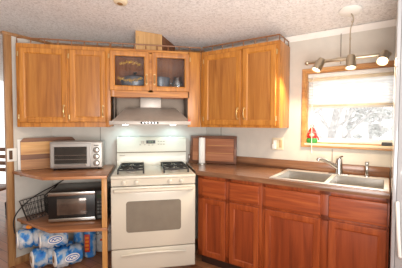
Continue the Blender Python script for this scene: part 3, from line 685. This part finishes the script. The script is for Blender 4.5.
# countertop and splash
k = thing('countertop', 'dark wood look laminate countertop with a low back splash around the sink', 'countertop', WIN, (.9, -.3, .89))
z0, z1 = .890, ZC
HX0, HX1, HY0, HY1 = 1.01, 1.795, -.55, -.08
top = MB().prism([(-.165, -.181), (-.004, -.004), (HX0, -.004), (HX0, -.60), (.262, -.60)], z0, z1).box(HX0, HX1, -.60, HY0, z0, z1).box(HX0, HX1, HY1, -.004, z0, z1).box(HX1, 1.8195, -.60, -.004, z0, z1)
part('slab', top, COUNTER, k)
part('front_edge', MB().box(.264, 1.8195, -.604, -.5995, z0-.002, z1, .001), COUNTER, k)
part('splash', MB().box(.022, 1.8195, -.022, -.003, z1+.0005, 1.022, .003), COUNTER, k)
part('splash', MB().box(.80, 1.0, -.018, -.001, z1+.0005, 1.022, .003, 2, Matrix.Rotation(0, 4, 'Z')).xf(Matrix(((R2, -R2, 0, -1.0153*R2), (R2, R2, 0, -1.0153*R2), (0, 0, 1, 0), (0, 0, 0, 1)))), COUNTER, k)

# sink
s = thing('sink', 'double basin stainless sink set into the counter under the window', 'sink', WIN, (1.40, -.3, ZC))
SX0, SX1, SY0, SY1 = .985, 1.813, -.572, -.05
B = [(1.022, 1.40), (1.432, 1.783)]; BY0, BY1 = -.535, -.135
r = MB().box(SX0, SX1, SY0, BY0, ZC+.0005, ZC+.009, .003).box(SX0, SX1, BY1, SY1, ZC+.0005, ZC+.009, .003)
r.box(SX0, B[0][0], BY0-.002, BY1+.002, ZC+.0005, ZC+.009, .002).box(B[0][1], B[1][0], BY0-.002, BY1+.002, ZC-.004, ZC+.0085, .002).box(B[1][1], SX1, BY0-.002, BY1+.002, ZC+.0005, ZC+.009, .002)
part('rim', r, plain('sink_rim_steel', C(226, 224, 222), .3, .6, .02), s)
for (a, b_) in B:
    t = bmesh.new(); L = []
    for i, z in ((0, .006), (.004, -.01), (.014, -.15), (.03, -.168), (.06, -.172)):
        L.append([t.verts.new(p) for p in ((a+i, BY0+i, ZC+z), (b_-i, BY0+i, ZC+z), (b_-i, BY1-i, ZC+z), (a+i, BY1-i, ZC+z))])
    for A, Bq in zip(L, L[1:]):
        for q in range(4): t.faces.new((A[q], Bq[q], Bq[(q+1) % 4], A[(q+1) % 4]))
    t.faces.new(L[-1]); mbx = MB(); mbx._merge(t)
    bs_ = part('basin', mbx, STEEL, s)
    part('drain', MB().lathe([(.042, 0), (.04, .004), (.03, .003), (.0, .001)], ((a+b_)/2, (BY0+BY1)/2, ZC-.1718), 20), CHROME, bs_)
# faucet
s = thing('faucet', 'chrome single lever faucet with its spout over the left basin', 'faucet', WIN, (1.446, -.09, ZC+.009))
part('base_plate', MB().prism([(1.37+.0, -.115), (1.52, -.115), (1.53, -.09), (1.52, -.065), (1.37, -.065), (1.36, -.09)], ZC+.0092, ZC+.016, .002), CHROME, s)
part('body', MB().lathe([(.034, 0), (.031, .02), (.027, .06), (.029, .10), (.026, .13), (0, .14)], (1.446, -.09, ZC+.016), 20), CHROME, s)
part('spout', MB().tube([(1.446, -.09, ZC+.055), (1.425, -.105, ZC+.075), (1.385, -.135, ZC+.105), (1.34, -.165, ZC+.132), (1.312, -.185, ZC+.143), (1.298, -.195, ZC+.142), (1.292, -.2, ZC+.128)], [.02, .019, .018, .017, .018, .019, .017], 14), CHROME, s)
part('lever', MB().tube([(1.446, -.09, ZC+.145), (1.455, -.10, ZC+.158), (1.475, -.115, ZC+.170)], [.013, .010, .007], 10), CHROME, s)
s = thing('soap_dispenser', 'small upright chrome soap dispenser at the back of the right basin', 'soap dispenser', WIN, (1.658, -.09, ZC+.009))
part('collar', MB().lathe([(.022, 0), (.021, .008), (.015, .012), (0, .012)], (1.658, -.09, ZC+.0093), 18), CHROME, s)
part('stem', MB().cyl((1.658, -.09, ZC+.021), (1.658, -.09, ZC+.115), .012, .0125, 16, .002), CHROME, s)
part('cap', MB().lathe([(.015, 0), (.016, .012), (.012, .02), (0, .022)], (1.658, -.09, ZC+.1155), 16), CHROME, s)

# corner counter things
BR = Frame(.812, -.075, -29)
s = thing('bread_board', 'large framed wooden board leaning across the counter corner', 'cutting board', BR, (.27, 0, ZC+.002))
Lb = Matrix.Translation((0, 0, ZC+.003)) @ Matrix.Rotation(-.08, 4, 'X')
part('panel', MB().box(.028, .505, -.007, .007, .02, .288, .001, 1, Lb), BREAD, s)
part('frame', MB().ring(0, .535, 0, .308, [(0, .010), (0, -.010), (.003, -.012), (.026, -.012), (.030, -.006), (.030, .010)]).xf(Lb), BREADF, s, 'dark rim')
for z in (.115, .20): part('board_joint', MB().box(.20, .50, -.0075, -.0065, z, z+.004, 0, 1, Lb), BOARD_L, s)
px, py = .922, -.215
s = thing('paper_towel_holder', 'slim white paper towel roll on a stand before the framed board', 'paper towels', BACK, (px, py, ZC))
part('base', MB().lathe([(.05, 0), (.05, .006), (.012, .010), (0, .010)], (px, py, ZC+.0005), 24), STEEL, s)
part('paper_roll', MB().lathe([(.033, .011), (.035, .014), (.035, .292), (.033, .295), (.014, .295), (.014, .285), (0, .285)], (px, py, ZC), 26), PAPER, s)
part('rod', MB().cyl((px, py, ZC+.284), (px, py, ZC+.305), .005, n=10), STEEL, s)

# outlet with plugs
s = thing('wall_outlet', 'almond double gang outlet plate on the wall between cabinet and window', 'outlet', WIN, (.866, 0, 1.18))
part('plate', MB().box(.808, .926, -.007, -.0005, 1.118, 1.238, .003), ALMOND, s)
part('socket', MB().box(.880, .912, -.0085, -.006, 1.140, 1.216, .002), plain('almond_dark', C(190, 164, 124), .4), s)
part('socket', MB().box(.822, .856, -.0085, -.006, 1.140, 1.216, .002), WHITEP, s)
pl = solo('plug_adapter', MB().box(.818, .858, -.045, -.009, 1.125, 1.175, .006, 3).cyl((.838, -.03, 1.175), (.838, -.03, 1.20), .012, n=12), WHITEP, WIN, (.838, -.009, 1.15), 'white plug adapter in the left socket of the almond outlet', 'plug')
# light switch at the post
s = thing('light_switch', 'white switch plate with a brown rocker on the partition post', 'light switch', PART, (-.40, -.01, 1.07))
part('plate', MB().box(-.440, -.355, -.017, -.0105, 1.015, 1.14, .003), WHITEP, s)
part('rocker', MB().box(-.424, -.394, -.022, -.0165, 1.035, 1.12, .003), plain('brown_plastic', C(84, 54, 30), .5), s)

# ------------------------------------------------------------------ window dressing
s = thing('window_shade', 'white window shade lowered over the upper half of the window', 'shade', WIN, (1.52, .03, 1.55))
part('headrail', MB().box(wt0+.014, wt1-.014, .008, .05, 1.815, 1.855, .006), WHITEP, s)
part('valance', MB().box(wt0+.013, wt1-.013, .022, .046, 1.787, 1.8145, .002), ALMOND, s)
pts = []
fab = MB(); t = bmesh.new(); n = 16
va = [[t.verts.new((x, .034+(.006 if i % 2 else -.002), 1.787-(1.787-1.56)*i/n)) for i in range(n+1)] for x in (wt0+.016, wt1-.016)]
for i in range(n): t.faces.new((va[0][i], va[1][i], va[1][i+1], va[0][i+1]))
fab._merge(t)
part('fabric', fab, SHADEM, s)
part('bottom_rail', MB().box(wt0+.015, wt1-.015, .026, .046, 1.545, 1.5595, .003), ALMOND, s)
part('pull_cord', MB().tube([(1.205, .0, 1.83), (1.20, -.03, 1.78), (1.20, -.034, 1.5), (1.202, -.034, 1.135)], .003, 6).lathe([(.003, .03), (.008, .0), (.006, -.004), (0, -.004)], (1.202, -.034, 1.108), 10), WHITEP, s)
# ornament on the sill
s = thing('gnome_ornament', 'small red capped ornament with a green base on the window sill', 'ornament', WIN, (1.187, .005, 1.198))
ox, oy = 1.197, -.002
part('base', MB().lathe([(.042, 0), (.05, .012), (.048, .034), (.04, .046), (0, .048)], (ox, oy, 1.1983), 20, Matrix.Diagonal((1, .42, 1, 1))), GREENP, s)
part('body', MB().lathe([(.040, .048), (.046, .066), (.042, .09), (.034, .102), (0, .106)], (ox, oy, 1.1985), 20, Matrix.Diagonal((1, .42, 1, 1))), REDPT, s)
part('face', MB().sph((ox+.002, oy-.018, 1.276), .021, (1.1, .5, .85), 14, 9), SKINP, s)
part('hat', MB().lathe([(.036, .1065), (.034, .114), (.022, .136), (.012, .15), (0, .156)], (ox, oy, 1.1985), 20, Matrix.Diagonal((1, .42, 1, 1))), REDPT, s)
part('loop', MB().tube([(ox+.012*math.cos(k*PI/5), oy, 1.362+.012*math.sin(k*PI/5)) for k in range(10)], .0035, 6, True), BLACKP, s)
part('arm', MB().tube([(ox+.040, oy-.004, 1.268), (ox+.056, oy-.008, 1.25), (ox+.062, oy-.009, 1.228)], [.010, .008, .007], 8), REDPT, s)
s = solo('sponge', MB().box(1.755, 1.845, -.016, .04, 1.199, 1.227, .005, 3), GREYD, WIN, (1.80, .012, 1.199), 'dark grey sponge at the right end of the window sill', 'sponge')

# track light
TZ, TY = 1.905, -.27
s = thing('track_light', 'brushed nickel three lamp track light hanging in front of the window', 'light fixture', WIN, (1.53, TY, 2.2))
zc = 2.235+.14*.3
part('canopy', MB().lathe([(0, 0), (.082, 0), (.084, -.008), (.066, -.02), (.012, -.026), (0, -.026)][::-1], (1.53, -.30, zc-.004), 26, Matrix.Rotation(-.139, 4, 'X')), WHITEP, s, 'white ceiling canopy')
part('stem', MB().tube(spline([(1.535, -.30, zc-.026), (1.552, -.292, zc-.07), (1.54, -.282, zc-.115), (1.53, TY, zc-.16), (1.53, TY, TZ+.012)]), .0045, 8).sph((1.545, -.287, zc-.09), .009, (1, 1, 1), 10, 8).sph((1.53, TY, 2.06), .008, (1, 1, 1.4), 10, 8), NICKEL, s)
part('bar', MB().cyl((1.205, TY, TZ), (1.79, TY, TZ), .015, n=16, b=.002).sph((1.203, TY, TZ), .02).sph((1.79, TY, TZ), .018).cyl((1.43, TY, TZ), (1.47, TY, TZ), .018, n=14), NICKEL, s)
BULB = emit('lamp_glow', (1.0, .86, .62, 1), 9)
for x, dx, dy, dz, pw in ((1.315, -.45, -.35, -1, 1), (1.54, .02, -.25, -1, 1), (1.762, -.15, -.72, -.75, 1)):
    D = Vector((dx, dy, dz)).normalized(); P0 = Vector((x, TY-.012, TZ-.004))
    hd = part('lamp_head', MB().cyl((x, TY, TZ+.006), (x, TY-.01, TZ-.02), .009, n=10).lathe([(.010, -.03), (.028, -.024), (.034, .0), (.038, .076), (.040, .080), (.036, .080), (.033, .05), (0, .048)], P0, 22, D.to_track_quat('Z', 'Y').to_matrix().to_4x4()), NICKEL, s)
    part('bulb', MB().lathe([(.030, .051), (.031, .066), (.022, .074), (0, .076)], P0, 18, D.to_track_quat('Z', 'Y').to_matrix().to_4x4()), BULB, hd)
    l = bpy.data.lights.new('track_lamp_light', 'SPOT'); l.energy = 34*pw; l.color = (1, .80, .54); l.spot_size = 2.5; l.spot_blend = .5; l.shadow_soft_size = .02
    o = bpy.data.objects.new('track_lamp_light', l); COL.objects.link(o); o.location = WIN.pt(P0+D*.092)
    Dw = WIN.pt(D)-WIN.pt((0, 0, 0)); o.rotation_euler = Dw.to_track_quat('-Z', 'Y').to_euler()

# tall glossy panel cabinet at the right edge
TC = Frame(*WIN.pt((1.8215, -.015, 0)).xy, -44.4)
s = thing('pantry_cabinet', 'tall glossy white cabinet side at the right edge of the counter', 'cabinet', TC, (.3, -.36, 0))
part('side_panel', MB().box(0, .02, -.72, 0, .0, 2.20, .003), GLOSSW, s)
part('carcass', MB().box(.0205, .60, -.70, 0,   .08, 2.195), GLOSSW, s)
d = part('door', MB().box(.021, .60, -.722, -.701, .10, 2.19, .004), GLOSSW, s)
part('handle', MB().tube([(.026, -.722, .905), (.026, -.75, .885), (.034, -.755, .72), (.044, -.75, .585), (.046, -.722, .57)], .010, 8), WHITEP, d, 'white bow handle')

# smoke alarm on the ceiling
tl = ((.105-1.0153)*R2-(-.76)*R2*-1*-1)
x, y = .105, -.80
sd = ((1.0153-x)*R2-y*R2); td = ((x-1.0153)*R2-y*R2)
s = thing('smoke_alarm', 'round cream smoke alarm on the textured ceiling', 'smoke alarm', WIN, (td, -sd, 2.235+.14*sd))
Ms = Matrix.Rotation(-.139, 4, 'X')
part('housing', MB().lathe([(0, -.034), (.03, -.034), (.052, -.026), (.060, -.010), (.060, -.002), (0, -.002)], (td, -sd, 2.235+.14*sd), 28, Ms), ALMOND, s)
part('vent_ring', MB().lathe([(0, -.038), (.018, -.038), (.024, -.0345), (0, -.0345)], (td, -sd, 2.235+.14*sd), 20, Ms), plain('brown_vent', C(150, 112, 72), .5), s)

# ------------------------------------------------------------------ the room beyond, at the left edge
CH = Frame(-1.86, 1.36, -20)
s = thing('ladder_back_chair', 'brown wooden ladder back chair in the room beyond the post', 'chair', CH, (0, 0, 0))
CW = wood('chair_wood', C(104, 64, 38), C(134, 86, 52), C(156, 106, 68), 'x', .45)
part('seat', MB().box(-.22, .22, -.22, .2, .415, .445, .008), CW, s)
for x in (-.2, .2):
    part('rear_post', MB().tube([(x, .19, 0), (x, .19, .45), (x, .23, 1.05)], [.017, .018, .015], 10), CW, s)
    part('leg', MB().tube([(x, -.2, 0), (x, -.2, .416)], [.015, .018], 10), CW, s)
for z, yy in ((.66, .205), (.76, .213), (.86, .220), (.97, .227)): part('slat', MB().box(-.2, .2, yy-.008, yy+.008, z-.03, z+.03, .005), CW, s)
for z in (.15, .28): part('stretcher', MB().cyl((-.2, -.2, z), (.2, -.2, z), .010, n=8), CW, s)
def boot(x, y, rz, label):
    fr = Frame(x, y, rz); s = thing('boot', label, 'boot', fr, (0, 0, 0), 'boots by the chair')
    part('upper', MB().lathe([(.038, .03), (.046, .06), (.044, .12), (.05, .22), (.052, .23), (.044, .23), (.04, .12), (0, .1)], (0, .04, 0), 16).sph((0, -.05, .055), .05, (.85, 1.7, .75), 16, 10), BOOTM, s)
    part('sole', MB().box(-.042, .042, -.135, .09, 0, .022, .008), RUBBER, s)
boot(-1.62, 1.22, 30, 'dark boot nearer the post on the floor of the next room')
boot(-1.56, 1.40, 25, 'dark boot behind the nearer boot in the next room')
